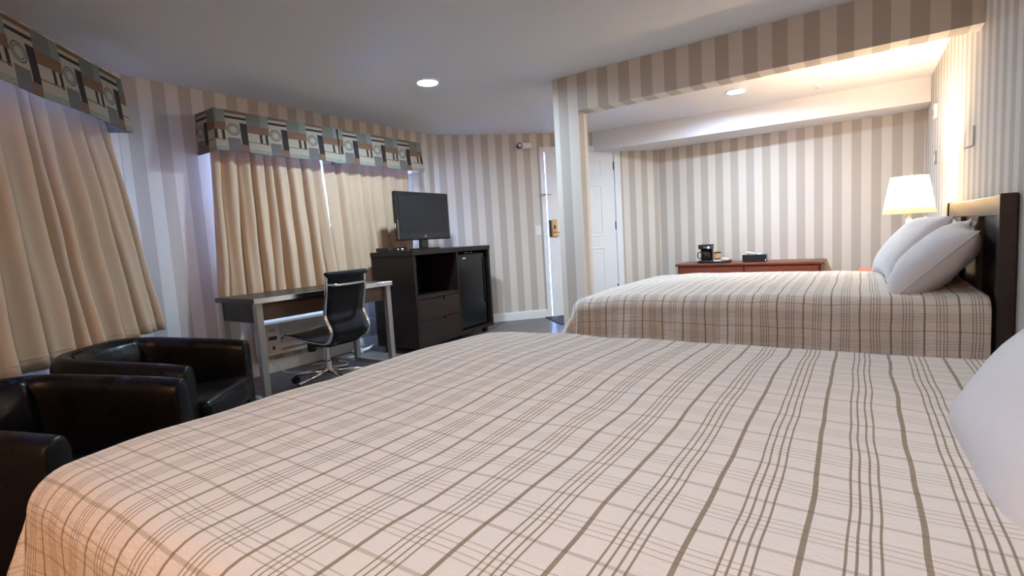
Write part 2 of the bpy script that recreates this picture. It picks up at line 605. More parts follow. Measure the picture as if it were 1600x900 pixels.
obj('card_reader', box(s0 + 0.078, -0.025, 1.10, s0 + 0.100, -0.019, 1.145), 'black', lk, bevel=0.002)
bm = bmesh.new()
tube(bm, [(s0 + 0.088, -0.018, 1.055), (s0 + 0.088, -0.065, 1.055), (s0 + 0.10, -0.072, 1.055), (s0 + 0.185, -0.070, 1.050)], [0.012, 0.010, 0.009, 0.007], 10)
obj('lever_handle', bm, 'brass', lk, smooth=True)
obj('latch_plate', box(s0 + 0.024, -0.004, 1.00, s0 + 0.050, 0.0038, 1.21), 'dark', door, bevel=0.003)
bm = bmesh.new()
bx(bm, s0 - 0.08, -0.036, 1.515, s0 + 0.03, -0.018, 1.535)
tube(bm, [(s0 - 0.02, -0.03, 1.525), (s0 - 0.02, -0.06, 1.525), (s0 + 0.06, -0.06, 1.525), (s0 + 0.06, 0.003, 1.525)], 0.006, 8)
obj('swing_bar_guard', bm, 'chrome', door, bevel=0.002)

t_ = D('light_switch', 'white light switch plate beside the door', 'switch', 1.035)
obj('switch_plate', box(1.190, -0.007, 0, 1.262, 0.0, 0.115), 'white', t_, bevel=0.003)
obj('toggle', box(1.220, -0.014, 0.045, 1.232, -0.006, 0.07), 'white', t_, bevel=0.001)
t_ = D('emergency_light', 'small white wall unit with dark round lens near the ceiling by the door', 'wall light', 2.07)
obj('housing', box(1.065, -0.05, 0.01, 1.185, 0.0, 0.075), 'white', t_, bevel=0.005)
bm = bmesh.new(); tube(bm, [(1.035, -0.06, 0.043), (1.035, -0.005, 0.043)], 0.031, 16)
obj('lens_housing', bm, 'dark', t_, smooth=False, bevel=0.003)
bm = bmesh.new(); tube(bm, [(1.035, -0.063, 0.043), (1.035, -0.060, 0.043)], 0.020, 16)
obj('lens', bm, 'chrome', t_)
bm = bmesh.new(); bx(bm, 1.03, -0.03, 0.03, 1.07, 0, 0.055)
obj('bracket', bm, 'grey', t_)
obj('doormat', box(1.25, -0.62, 0.0005, 2.05, -0.02, 0.011), 'mat', loc=L2, rotz=DA, bevel=0.004, label='black doormat on the floor at the entrance door', cat='doormat')

# ------------------------------------------------------------------ ceiling lights
def downlight(x, y, label, lens='led'):
    t = thing('recessed_downlight', label, 'ceiling light', (x, y, H), 0, 'recessed LED downlights')
    bm = bmesh.new(); lathe(bm, [(0.075, 0.0), (0.090, 0.0), (0.090, -0.006), (0.080, -0.012), (0.075, -0.010), (0.075, 0.0)], n=32, cap=False)
    obj('trim_ring', bm, 'white', t, smooth=False)
    bm = bmesh.new(); lathe(bm, [(0.0745, -0.001), (0.0745, -0.004), (0.05, -0.005)], n=32)
    obj('lens', bm, lens, t)
    return t
downlight(-3.316, 2.375, 'lit round ceiling downlight above the desk and cabinet')
downlight(-1.498, 4.616, 'lit round ceiling downlight inside the alcove over the far bed', 'led2')
downlight(-0.75, -0.25, 'added unseen downlight behind the viewpoint, cool fill for the near bed', 'led3')  # extra cool light, out of view, added to brighten the near bed
t_ = thing('sprinkler', 'small white sprinkler head on the alcove ceiling', 'sprinkler', (-0.866, 5.02, H))
bm = bmesh.new(); lathe(bm, [(0.042, 0), (0.040, -0.005), (0.016, -0.010), (0.012, -0.03)], n=20)
obj('escutcheon', bm, 'white', t_, smooth=False)
bm = bmesh.new(); lathe(bm, [(0.012, -0.03), (0.026, -0.032), (0.026, -0.035), (0.006, -0.036)], n=16)
obj('deflector', bm, 'chrome', t_)
t_ = thing('added_dome_light', 'added unseen dome light behind the viewpoint, warm fill for the room', 'ceiling light', (-0.8, -2.4, H))  # added out-of-view fixture for warm light from the camera side
bm = bmesh.new(); lathe(bm, [(0.07, 0), (0.07, -0.02), (0.012, -0.03), (0.012, -0.20)], n=24)
obj('base_plate', bm, 'brass', t_)
bm = bmesh.new(); lathe(bm, [(0.02, -0.16), (0.07, -0.165), (0.13, -0.19), (0.15, -0.224), (0.145, -0.25), (0.12, -0.28), (0.07, -0.30), (0.02, -0.308)], n=32)
obj('dome', bm, 'dome', t_, smooth=True)

# ------------------------------------------------------------------ valances and curtains
def valance(name, label, p, rot, u0, u1, phase, per=0.329, ztop=2.068, zbot=1.768, d0=0.276, d1=0.30, group=None, seed=0):
    """pelmet box of printed fabric on a board; wall-local frame, room side is -y"""
    t = thing(name, label, 'valance', p, rot, group)
    path = [(u0, 0.0, 0), (u0, 1.0, 0), (u1, 1.0, 0), (u1, 0.0, 0)]
    n1, n2 = 4, 40
    pts = []
    for k in range(n1): pts.append((u0, k / n1, -d0 * (1 - k / n1)))
    for k in range(n2 + 1): pts.append((u0 + (u1 - u0) * k / n2, 1.0, (u1 - u0) * k / n2))
    for k in range(1, n1 + 1): pts.append((u1, 1 - k / n1, (u1 - u0) + d0 * k / n1))
    def fn(a, b):
        i = min(int(round(a * (len(pts) - 1))), len(pts) - 1)
        u, dep, s = pts[i]
        dd = d0 + (d1 - d0) * (1 - b)
        wv = 0.010 * noise.noise(Vector((s * 4 + seed, b * 1.2, 0))) * (1 - b) * dep
        fl = (0.02 if i >= len(pts) - 1 - n1 else (-0.012 if i <= n1 else 0)) * (1 - b)
        sag = 0.008 * noise.noise(Vector((s * 3.1 + seed, 7, 0))) * (1 - b)
        return Vector((u + fl, -dep * dd - wv - 0.001, zbot + (ztop - zbot) * b + sag))
    def uvf(a, b):
        i = min(int(round(a * (len(pts) - 1))), len(pts) - 1)
        return ((u0 + pts[i][2] - phase) / per + 4, b)
    obj('fabric', grid(len(pts) - 1, 8, fn, uvf), 'valance', t, smooth=False, solid=0.004)
    obj('mounting_board', box(u0 + 0.006, -d0 + 0.006, ztop - 0.028, u1 - 0.006, -0.001, ztop - 0.008), 'white', t)
    bm = bmesh.new(); tube(bm, [(u0 + 0.03, -0.155, zbot + 0.12), (u1 - 0.03, -0.155, zbot + 0.12)], 0.010, 10)
    obj('curtain_rod', bm, 'dark', t, smooth=True)
    return t

def curtain(name, label, p, rot, top, bot, ztop, zbot, off, nf, amp, seed, group, offb=None, drape=None, nv=26):
    """pleated cloth; top/bot = (u0, u1) extents; off = mean distance from the wall"""
    rnd = random.Random(seed)
    wd = [rnd.uniform(0.5, 1.6) for _ in range(nf)]
    tot = sum(wd); cum = [0]
    for x in wd: cum.append(cum[-1] + x / tot)
    ph = [rnd.uniform(0.75, 1.2) for _ in range(nf + 1)]
    offb = off if offb is None else offb
    def fold(s):
        for k in range(nf):
            if s <= cum[k + 1] + 1e-9:
                f = (s - cum[k]) / (cum[k + 1] - cum[k])
                return k, f
        return nf - 1, 1.0
    def fn(a, b):
        # a along, b from bottom (0) to top (1)
        k, f = fold(a)
        tw = 1 - b
        sw = 2 * max(0.0, math.sin(math.pi * f)) ** 1.15 - 1 + 0.30 * math.sin(2 * math.pi * (a * nf * 1.63 + seed) + 2.0 * b)
        A = amp * ph[k] * (0.55 + 0.55 * tw)
        drift = 0.030 * noise.noise(Vector((a * 5 + seed, b * 1.8, 3))) * math.sin(math.pi * min(1, a * 6)) if 0 < a < 1 else 0.0
        u = (top[0] + (top[1] - top[0]) * a) * b + (bot[0] + (bot[1] - bot[0]) * a) * tw
        u += drift - 0.25 * A * math.sin(2 * math.pi * f)
        y = -(off * b + offb * tw) - A * sw + 0.012 * noise.noise(Vector((a * 9, b * 4, seed)))
        z = zbot + (ztop - zbot) * b + (0.012 * noise.noise(Vector((a * 5, seed, 0))) if b == 0 else 0)
        if drape:
            y -= drape(u, tw)
        return Vector((u, y, z))
    t = obj(name, grid(nf * 14, nv, fn), 'curtain', loc=p, rotz=rot, smooth=True, solid=0.003, label=label, cat='curtain', group=group)
    # stitched hem line near the bottom
    pts = [fn(i / (nf * 14), 0.045) + Vector((0, -0.0035, 0)) for i in range(nf * 14 + 1)]
    bm = bmesh.new(); tube(bm, pts, 0.0016, 5)
    obj('hem_stitching', bm, 'curtain', t)
    return t

W1R = math.atan2((L1 - W1P).y, (L1 - W1P).x)
W2R = math.pi / 2
valance('valance', 'patchwork print valance over the curtain by the armchairs', W1P, W1R, 0.45, W1L - 0.478, W1L - 0.478 - 0.329 * 4.17, group='patchwork valances', seed=3)
valance('valance', 'longer patchwork print valance above the left part of the desk window', L1, W2R, 1.24 - L1.y, 2.272 - L1.y, 1.364 - 0.68 * 0.329 - L1.y, group='patchwork valances', seed=8)
valance('valance', 'shorter patchwork print valance above the television side of the window', L1, W2R, 2.297 - L1.y, 3.315 - L1.y, 2.165 - L1.y, group='patchwork valances', seed=13)
curtain('curtain', 'wide beige curtain hanging behind the two black armchairs', W1P, W1R, (0.50, W1L - 0.46), (0.40, W1L - 0.11), 1.885, 0.535, 0.150, 12, 0.042, 5,
        'beige pleated curtains', offb=0.150)
curtain('curtain', 'beige curtain panel behind the desk, left of the daylight gap', L1, W2R, (1.265 - L1.y, 2.185 - L1.y), (1.20 - L1.y, 2.262 - L1.y), 1.885, 0.60, 0.150, 9, 0.046, 21,
        'beige pleated curtains', offb=0.155)
curtain('curtain', 'beige curtain panel behind the television, right of the daylight gap', L1, W2R, (2.205 - L1.y, 3.26 - L1.y), (2.262 - L1.y, 3.24 - L1.y), 1.885, 0.60, 0.150, 7, 0.030, 33,
        'beige pleated curtains', offb=0.150)

# ------------------------------------------------------------------ air conditioner under the window
ac = thing('air_conditioner', 'off-white wall air conditioner with louvred grille under the desk window', 'air conditioner', (XL, 1.50, 0.17), W2R)
obj('housing', box(0, -0.15, 0, 0.98, 0.0, 0.285), 'plastic', ac, bevel=0.008)
obj('control_panel', box(0.02, -0.156, 0.03, 0.12, -0.149, 0.265), 'plastic', ac, bevel=0.002)
obj('display', box(0.035, -0.159, 0.13, 0.105, -0.155, 0.16), 'black', ac)
obj('button', box(0.045, -0.159, 0.205, 0.09, -0.155, 0.215), 'grey', ac)
obj('knob', box(0.06, -0.162, 0.05, 0.08, -0.155, 0.08), 'black', ac)
for k in range(12):
    z = 0.095 + k * 0.0135
    bm = bmesh.new(); bx(bm, 0.145, -0.159, z, 0.95, -0.149, z + 0.007)
    obj('louvre', bm, 'plastic', ac)
obj('grille_recess', box(0.14, -0.1515, 0.09, 0.955, -0.1495, 0.258), 'grey', ac)
obj('vent_slot', box(0.14, -0.152, 0.03, 0.55, -0.149, 0.05), 'grey', ac)
bm = bmesh.new()
tube(bm, spline([(XL + 0.06, 1.56, 0.162), (XL + 0.09, 1.60, 0.08), (XL + 0.16, 1.66, 0.012), (XL + 0.26, 1.72, 0.010), (XL + 0.36, 1.70, 0.010)]), 0.006, 6)
obj('supply_cord', bm, 'plastic', smooth=True, label='pale power cord hanging below the air conditioner', cat='cable')

# ------------------------------------------------------------------ desk
DK = (-3.78, 1.08, 0)
desk = thing('desk', 'dark wood desk with aluminium front edge and grey metal legs', 'desk', DK, math.pi / 2)
dw_, dd_, dz_ = 1.182, 0.529, 0.713
obj('desk_top', box(0, 0.012, dz_ - 0.034, dw_, dd_, dz_), 'desk', desk, bevel=0.002)
obj('edge_trim', box(-0.001, 0, dz_ - 0.034, dw_ + 0.001, 0.0119, dz_ + 0.001), 'alu', desk, bevel=0.002)
for lx in (0.012, dw_ - 0.057):
    for ly in (0.014, dd_ - 0.06):
        obj('leg', box(lx, ly, 0.0, lx + 0.045, ly + 0.045, dz_ - 0.034), 'legmetal', desk, bevel=0.003)
    obj('floor_bar', box(lx + 0.002, 0.0595, 0.0, lx + 0.043, dd_ - 0.0605, 0.03), 'legmetal', desk, bevel=0.002)
obj('front_apron', box(0.058, 0.05, dz_ - 0.155, dw_ - 0.058, 0.07, dz_ - 0.0345), 'apron', desk, bevel=0.002)
for lx in (0.02, dw_ - 0.04):
    obj('side_panel', box(lx, 0.06, dz_ - 0.165, lx + 0.02, dd_ - 0.061, dz_ - 0.0345), 'espresso', desk, bevel=0.002)
obj('back_apron', box(0.058, dd_ - 0.045, dz_ - 0.155, dw_ - 0.058, dd_ - 0.028, dz_ - 0.0345), 'apron', desk)

# ------------------------------------------------------------------ office chair
ch = thing('office_chair', 'low black sling office chair with chrome frame at the desk', 'chair', (-3.86, 1.63, 0), R(188))
prof = [(-0.265, 0.83), (-0.255, 0.72), (-0.225, 0.58), (-0.225, 0.53), (-0.262, 0.45), (-0.262, 0.40), (-0.225, 0.352), (-0.16, 0.345), (0.0, 0.362), (0.17, 0.388), (0.225, 0.39), (0.245, 0.375)]
cv = spline([(x, 0, z) for x, z in prof], 6)
hw = 0.185
def sling(a, b):
    i = min(int(round(a * (len(cv) - 1))), len(cv) - 1)
    p = cv[i]
    return Vector((p.x, -hw + 2 * hw * b, p.z))
def sling_part(name, i0, i1):
    seg_ = cv[i0:i1 + 1]
    def fn(a, b):
        p = seg_[min(int(round(a * (len(seg_) - 1))), len(seg_) - 1)]
        return Vector((p.x, -hw + 2 * hw * b, p.z - 0.010 * math.sin(math.pi * b) * (1 if name == 'seat' else 0)))
    obj(name, grid(len(seg_) - 1, 6, fn), 'mesh', ch, smooth=True, solid=0.008)
sling_part('backrest', 0, 34)
sling_part('seat', 34, len(cv) - 1)
for s in (-1, 1):
    bm = bmesh.new()
    tube(bm, [(p.x, s * (hw + 0.004), p.z) for p in cv], 0.0115, 10)
    obj('side_rail', bm, 'chrome', ch, smooth=True)
bm = bmesh.new(); tube(bm, [(-0.272, -hw - 0.012, 0.832), (-0.272, hw + 0.012, 0.832)], 0.019, 14)
obj('head_roll', bm, 'mesh', ch, smooth=True, bevel=0.004)
bm = bmesh.new(); tube(bm, spline([(-0.258, -hw - 0.004, 0.765), (-0.30, -hw + 0.05, 0.757), (-0.305, 0, 0.755), (-0.30, hw - 0.05, 0.757), (-0.258, hw + 0.004, 0.765)]), 0.010, 10)
obj('back_crossbar', bm, 'chrome', ch, smooth=True)
bm = bmesh.new(); tube(bm, spline([(-0.265, -hw, 0.42), (-0.20, -hw * 0.6, 0.325), (-0.08, 0, 0.30), (-0.20, hw * 0.6, 0.325), (-0.265, hw, 0.42)]), 0.012, 8)
obj('seat_bracket', bm, 'black', ch, smooth=True)
bm = bmesh.new(); bx(bm, -0.11, -0.07, 0.285, 0.10, 0.07, 0.335)
obj('tilt_mechanism', bm, 'black', ch, bevel=0.02, seg=3)
bm = bmesh.new(); lathe(bm, [(0.028, 0), (0.032, 0.01), (0.032, 0.06), (0.026, 0.07)], (0.13, 0.02, 0.24), 16)
obj('tension_knob', bm, 'black', ch, smooth=True)
bm = bmesh.new(); tube(bm, [(-0.02, -0.06, 0.31), (-0.06, -0.16, 0.315), (-0.07, -0.24, 0.305)], [0.006, 0.006, 0.010], 8)
obj('lever', bm, 'black', ch, smooth=True)
bm = bmesh.new(); lathe(bm, [(0.028, 0.06), (0.030, 0.08), (0.030, 0.17), (0.021, 0.175), (0.021, 0.29)], n=20)
obj('gas_column', bm, 'chrome', ch, smooth=False)
for k in range(5):
    a = R(72 * k + 20)
    c_, s_ = math.cos(a), math.sin(a)
    bm = bmesh.new(); tube(bm, [(0.02 * c_, 0.02 * s_, 0.092), (0.15 * c_, 0.15 * s_, 0.082), (0.28 * c_, 0.28 * s_, 0.064)], [0.020, 0.016, 0.011], 10)
    lg = obj('base_leg', bm, 'chrome', ch, smooth=True)
    bm = bmesh.new()
    for q in (-0.014, 0.014):
        cx_, cy_ = 0.27 * c_ - q * s_, 0.27 * s_ + q * c_
        tube(bm, [(cx_ - 0.008 * s_, cy_ + 0.008 * c_, 0.027), (cx_ + 0.008 * s_, cy_ - 0.008 * c_, 0.027)], 0.0265, 16)
    obj('caster', bm, 'black', lg, smooth=False, bevel=0.003)

# ------------------------------------------------------------------ media cabinet with mini fridge, television, set-top box
CB = (-3.824, 2.566, 0)
CR = math.pi / 2 + 0.078
cab = thing('media_cabinet', 'espresso wood media cabinet with two drawers and a fridge bay', 'cabinet', CB, CR)
cwid, cdep, czt, czb = 1.273, 0.516, 0.955, 0.058
tk = 0.034
obj('cabinet_top', box(-0.006, -0.006, czt - 0.045, cwid + 0.006, cdep, czt), 'espresso', cab, bevel=0.002)
for x in (0.0, cwid - tk):
    obj('side_panel', box(x, 0, czb, x + tk, cdep, czt - 0.0455), 'espresso', cab, bevel=0.0015)
xd = 0.655
obj('divider', box(xd, 0.0, czb + tk, xd + 0.026, cdep - 0.02, czt - 0.0455), 'espresso', cab, bevel=0.0015)
obj('bottom_panel', box(tk + 0.0005, 0.0, czb, cwid - tk - 0.0005, cdep - 0.02, czb + tk - 0.0005), 'espresso', cab, bevel=0.0015)
obj('back_panel', box(tk + 0.0005, cdep - 0.018, czb, cwid - tk - 0.0005, cdep, czt - 0.0455), 'espresso', cab)
obj('shelf', box(tk + 0.0005, 0.0, 0.500, xd - 0.0005, cdep - 0.02, 0.525), 'drawer', cab, bevel=0.0015)
for z0, z1 in ((0.302, 0.496), (czb + tk + 0.002, 0.298)):
    bm = bmesh.new()
    xa, xb, nt0, nt1 = tk + 0.003, xd - 0.003, 0.29, 0.42
    bx(bm, xa, 0.002, z0, nt0, 0.022, z1); bx(bm, nt1, 0.002, z0, xb, 0.022, z1); bx(bm, nt0, 0.002, z0, nt1, 0.022, z1 - 0.032)
    d_ = obj('drawer', bm, 'drawer', cab)
    obj('handle_cutout', box(nt0, 0.012, z1 - 0.0318, nt1, 0.024, z1 - 0.001), 'black', d_)
for x in (0.05, cwid - 0.10):
    for y in (0.05, cdep - 0.10):
        bm = bmesh.new(); bx(bm, x, y, 0.0, x + 0.05, y + 0.05, czb)
        obj('foot', bm, 'espresso', cab)
fr = thing('mini_fridge', 'glossy black mini fridge inside the cabinet bay', 'fridge', Vector(CB) + Vector((0, 0, czb + tk)), CR)
fx0, fx1 = xd + 0.034, cwid - tk - 0.055
obj('body', box(fx0, 0.07, 0.001, fx1, cdep - 0.03, 0.79), 'black', fr, bevel=0.005)
obj('fridge_door', box(fx0, 0.025, 0.02, fx1, 0.068, 0.785), 'gloss', fr, bevel=0.008, seg=3)
obj('door_handle', box(fx1 - 0.022, 0.012, 0.24, fx1 - 0.010, 0.0255, 0.74), 'gloss', fr, bevel=0.003)
obj('badge', box(fx0 + 0.10, 0.0235, 0.735, fx0 + 0.155, 0.0248, 0.752), 'chrome', fr)
for q in (0.03, 0.055, 0.19, 0.235, 0.30):
    bm = bmesh.new(); tube(bm, [(fx0 + q, 0.06, 0.797), (fx0 + q, 0.05, 0.797)], 0.006, 8)
    obj('hinge_screw', bm, 'chrome', fr)

tv = thing('television', 'flat-screen television with glossy black frame on the media cabinet', 'television', (-4.10, 3.015, czt), math.pi / 2)
zb_, zt_ = 0.095, 0.56
hw_ = 0.371
# local frame: x along the screen, -y towards the room
bm = bmesh.new()
bx(bm, -hw_, -0.02, zb_, hw_, 0.02, zt_)
obj('frame', bm, 'gloss', tv, bevel=0.012, seg=3)
bm = bmesh.new(); bx(bm, -hw_ + 0.04, 0.02, zb_ + 0.05, hw_ - 0.04, 0.075, zt_ - 0.05)
obj('rear_shell', bm, 'black', tv, bevel=0.03, seg=3)
obj('screen', box(-hw_ + 0.045, -0.0225, zb_ + 0.07, hw_ - 0.035, -0.0205, zt_ - 0.04), 'screen', tv)
for s in (-1,):
    obj('side_trim', box(-hw_ + 0.012, -0.0225, zb_ + 0.012, -hw_ + 0.017, -0.0205, zb_ + 0.20), 'brass', tv)
lg = bmesh.new()     # two plain block letters under the screen
bx(lg, -0.014, -0.0222, zb_ + 0.027, -0.0115, -0.0205, zb_ + 0.045); bx(lg, -0.0115, -0.0222, zb_ + 0.027, -0.003, -0.0205, zb_ + 0.0295)
bx(lg, 0.001, -0.0222, zb_ + 0.027, 0.0035, -0.0205, zb_ + 0.045); bx(lg, 0.0035, -0.0222, zb_ + 0.027, 0.013, -0.0205, zb_ + 0.0295)
bx(lg, 0.0035, -0.0222, zb_ + 0.0425, 0.013, -0.0205, zb_ + 0.045); bx(lg, 0.0105, -0.0222, zb_ + 0.0295, 0.013, -0.0205, zb_ + 0.037); bx(lg, 0.0075, -0.0222, zb_ + 0.0345, 0.0105, -0.0205, zb_ + 0.037)
obj('maker_lettering', lg, 'chrome', tv)
bm = bmesh.new(); bx(bm, -0.05, -0.005, 0.014, 0.05, 0.035, zb_ + 0.05)
obj('stand_neck', bm, 'gloss', tv, bevel=0.008)
bm = bmesh.new()
V_ = [(0.19 * math.cos(2 * math.pi * k / 28), 0.11 * math.sin(2 * math.pi * k / 28)) for k in range(28)]
prism(bm, V_, 0.0005, 0.016)
obj('stand_base', bm, 'gloss', tv, bevel=0.005)
obj('side_sticker', box(-hw_ - 0.001, -0.006, zb_ + 0.12, -hw_ + 0.001, 0.004, zb_ + 0.165), 'paperw', tv)

stb = thing('set_top_box', 'slim black set-top box on the cabinet beside the television', 'set-top box', (-4.26, 2.62, czt), CR)
obj('case', box(0, -0.06, 0.001, 0.26, 0.10, 0.038), 'black', stb, bevel=0.004)
obj('display_light', box(0.13, -0.0615, 0.014, 0.139, -0.0600, 0.020), 'blueled', stb)
obj('display_light', box(0.185, -0.0615, 0.013, 0.205, -0.0600, 0.021), 'blueled', stb)

# cables between the desk and the cabinet
bm = bmesh.new()
tube(bm, spline([(XL + 0.03, 2.60, 0.02), (XL + 0.03, 2.52, 0.10), (XL + 0.02, 2.53, 0.24), (XL + 0.02, 2.66, 0.30), (XL + 0.02, 2.78, 0.26)]), 0.006, 6)
obj('power_cable', bm, 'white', smooth=True, label='white cable looping up the wall beside the cabinet', cat='cable')
bm = bmesh.new()
tube(bm, spline([(-4.50, 2.36, 0.012), (-4.42, 2.32, 0.008), (-4.40, 2.12, 0.008), (-4.30, 2.12, 0.008), (-4.20, 2.05, 0.008), (-4.28, 1.92, 0.008), (-4.44, 2.0, 0.008), (-4.52, 1.92, 0.008)]), 0.005, 6)
obj('extension_cord', bm, 'white', smooth=True, label='white cord coiled on the floor under the desk', cat='cable')
t_ = thing('power_adapter', 'white plug adapter lying on the floor against the cabinet', 'adapter', (-4.50, 2.41, 0), R(75))
obj('body', box(-0.05, -0.022, 0.0005, 0.05, 0.022, 0.035), 'white', t_, bevel=0.006)
bm = bmesh.new(); tube(bm, spline([(0.05, 0, 0.02), (0.12, 0.01, 0.03), (0.17, 0.0, 0.06)]), [0.016] * 6 + [0.012] * 6 + [0.01], 8)
obj('plug', bm, 'white', t_, smooth=True)

# ------------------------------------------------------------------ armchairs
def armchair(label, front, ang):
    """front = floor point under the middle of the front edge; local +x faces forward"""
    t = thing('armchair', label, 'armchair', (front[0], front[1], 0), ang, 'black leather tub armchairs')
    Wd, Dp, th = 0.35, 0.70, 0.10
    # plan path of the shell centre line, from the near arm round the back to the far arm
    path = []
    r_ = 0.20
    xi, yi = -Dp + th / 2, Wd - th / 2
    path += [(0.0 - 0.01, -yi), (-0.12, -yi), (-0.26, -yi), (-0.40, -yi)]
    for k in range(7):
        a = R(90 * k / 6)
        path.append((xi + r_ - r_ * math.sin(a), -yi + r_ - r_ * math.cos(a)))
    path += [(xi, -0.06), (xi, 0.06)]
    for k in range(7):
        a = R(90 * k / 6)
        path.append((xi + r_ - r_ * math.cos(a), yi - r_ + r_ * math.sin(a)))
    path += [(-0.40, yi), (-0.26, yi), (-0.12, yi), (-0.01, yi)]
    bm = bmesh.new()
    rings = []
    for i, p in enumerate(path):
        a, b = path[max(i - 1, 0)], path[min(i + 1, len(path) - 1)]
        tx, ty = b[0] - a[0], b[1] - a[1]
        l = math.hypot(tx, ty); tx, ty = tx / l, ty / l
        nx, ny = ty, -tx               # outward side
        fr_ = min(1, max(0, -p[0] / Dp))
        zt = 0.525 + 0.085 * fr_ ** 0.8
        lean = 0.03 * fr_
        ring = []
        hw2 = th / 2
        for (o, z) in ((-hw2, 0.07), (-hw2, 0.25), (-hw2 + 0.002, zt - 0.05), (-hw2 + 0.012, zt - 0.016), (-hw2 + 0.034, zt), (hw2 - 0.034, zt), (hw2 - 0.012, zt - 0.016), (hw2 - 0.002, zt - 0.05), (hw2, 0.25), (hw2, 0.07)):
            oo = o + lean * (z / zt) ** 2
            ring.append(bm.verts.new((p[0] + nx * oo, p[1] + ny * oo, z)))
        rings.append(ring)
    for a, b in zip(rings, rings[1:]):
        for k in range(10):
            j = (k + 1) % 10
            bm.faces.new((a[k], a[j], b[j], b[k]))
    bm.faces.new(rings[0]); bm.faces.new(list(reversed(rings[-1])))
    obj('shell', bm, 'leather', t, smooth=True, bevel=0.014, seg=3)
    iw = Wd - th - 0.004
    bm = bmesh.new(); bx(bm, -Dp + th + 0.10, -iw, 0.21, 0.025, iw, 0.345)
    obj('seat_cushion', bm, 'leather', t, smooth=True, bevel=0.035, seg=4)
    bm = bmesh.new(); bx(bm, -Dp + th + 0.08, -iw, 0.07, -0.012, iw, 0.208)
    obj('front_panel', bm, 'leather', t, bevel=0.01)
    # padded inside back, gently curved
    def fn(a, b):
        y = (a - 0.5) * 2 * (iw - 0.02)
        bow = 0.07 * (abs(y) / iw) ** 2.4
        q = math.sin(math.pi * min(1, b * 1.0)) ** 0.5 if 0 < b < 1 else 0
        x = -Dp + th + 0.015 + bow + 0.035 * q * (1 - 0.35 * (abs(y) / iw) ** 4) - 0.02 * b
        return Vector((x, y, 0.34 + 0.245 * b))
    obj('back_cushion', grid(16, 12, fn), 'leather', t, smooth=True, solid=0.03)
    for x in (-0.06, -Dp + 0.10):
        for y in (-0.27, 0.27):
            bm = bmesh.new(); lathe(bm, [(0.018, 0), (0.024, 0.07)], (x, y, 0), 12)
            obj('foot', bm, 'espresso', t)
    return t
armchair('black leather tub armchair next to the desk leg', (-3.165, 0.565), R(40))
armchair('black leather tub armchair nearest the corner of the near bed', (-2.56, -0.02), R(38))

# ------------------------------------------------------------------ beds
def pillow(label, loc, rot, wid, hei, th, seed, group):
    bm = bmesh.new()
    n = 22
    def prof(a):  # edge profile
        return max(0.0, 1 - abs(a) ** 2.6) ** 0.55
    layers = []
    for sgn in (1, -1):
        L_ = []
        for i in range(n + 1):
            row = []
            for j in range(n + 1):
                a, b = -1 + 2 * i / n, -1 + 2 * j / n
                pinch = 1 - 0.13 * (1 - abs(b) ** 2) * abs(a) ** 3
                pinch2 = 1 - 0.13 * (1 - abs(a) ** 2) * abs(b) ** 3
                z = th / 2 * prof(a) * prof(b)
                z += 0.012 * noise.noise(Vector((a * 2.2 + seed, b * 2.2, sgn))) * prof(a) * prof(b)
                row.append(Vector((a * wid / 2 * pinch, b * hei / 2 * pinch2, sgn * z)))
            L_.append(row)
        layers.append(L_)
    V = []
    for k in range(2):
        V.append([[None] * (n + 1) for _ in range(n + 1)])
    for i in range(n + 1):
        for j in range(n + 1):
            edge = i in (0, n) or j in (0, n)
            V[0][i][j] = bm.verts.new(layers[0][i][j])
            V[1][i][j] = V[0][i][j] if edge else bm.verts.new(layers[1][i][j])
    for i in range(n):
        for j in range(n):
            bm.faces.new((V[0][i][j], V[0][i + 1][j], V[0][i + 1][j + 1], V[0][i][j + 1]))
            bm.faces.new((V[1][i][j], V[1][i][j + 1], V[1][i + 1][j + 1], V[1][i + 1][j]))
    o = obj('pillow', bm, 'pillow', smooth=True, label=label, cat='pillow', group=group)
    o.location = loc
    o.rotation_euler = rot
    # piped seam around the edge
    pts = [layers[0][i][0] for i in range(n + 1)] + [layers[0][n][j] for j in range(1, n + 1)] + [layers[0][i][n] for i in range(n - 1, -1, -1)] + [layers[0][0][j] for j in range(n - 1, -1, -1)]
    bm = bmesh.new(); tube(bm, pts, 0.0035, 6, cap=False)
    obj('seam', bm, 'pillow', o, smooth=True)
    return o

def headboard(bed, y0, y1):
    hb = obj('headboard', box(-0.034, y0 + 0.06, 0.30, -0.016, y1 - 0.06, 0.985), 'headb', bed)
    for ya, yb_ in ((y0, y0 + 0.062), (y1 - 0.062, y1)):
        obj('post', box(-0.060, ya, 0, -0.004, yb_, 1.068), 'headb', hb, bevel=0.004)
    obj('top_rail', box(-0.052, y0 + 0.0625, 0.975, -0.006, y1 - 0.0625, 1.062), 'headb', hb, bevel=0.004)
    obj('bottom_rail', box(-0.052, y0 + 0.0625, 0.25, -0.006, y1 - 0.0625, 0.36), 'headb', hb, bevel=0.004)
    for k in (1, 2):
        yc = y0 + (y1 - y0) * k / 3
        obj('stile', box(-0.054, yc - 0.024, 0.3605, -0.008, yc + 0.024, 0.9745), 'headb', hb, bevel=0.003)

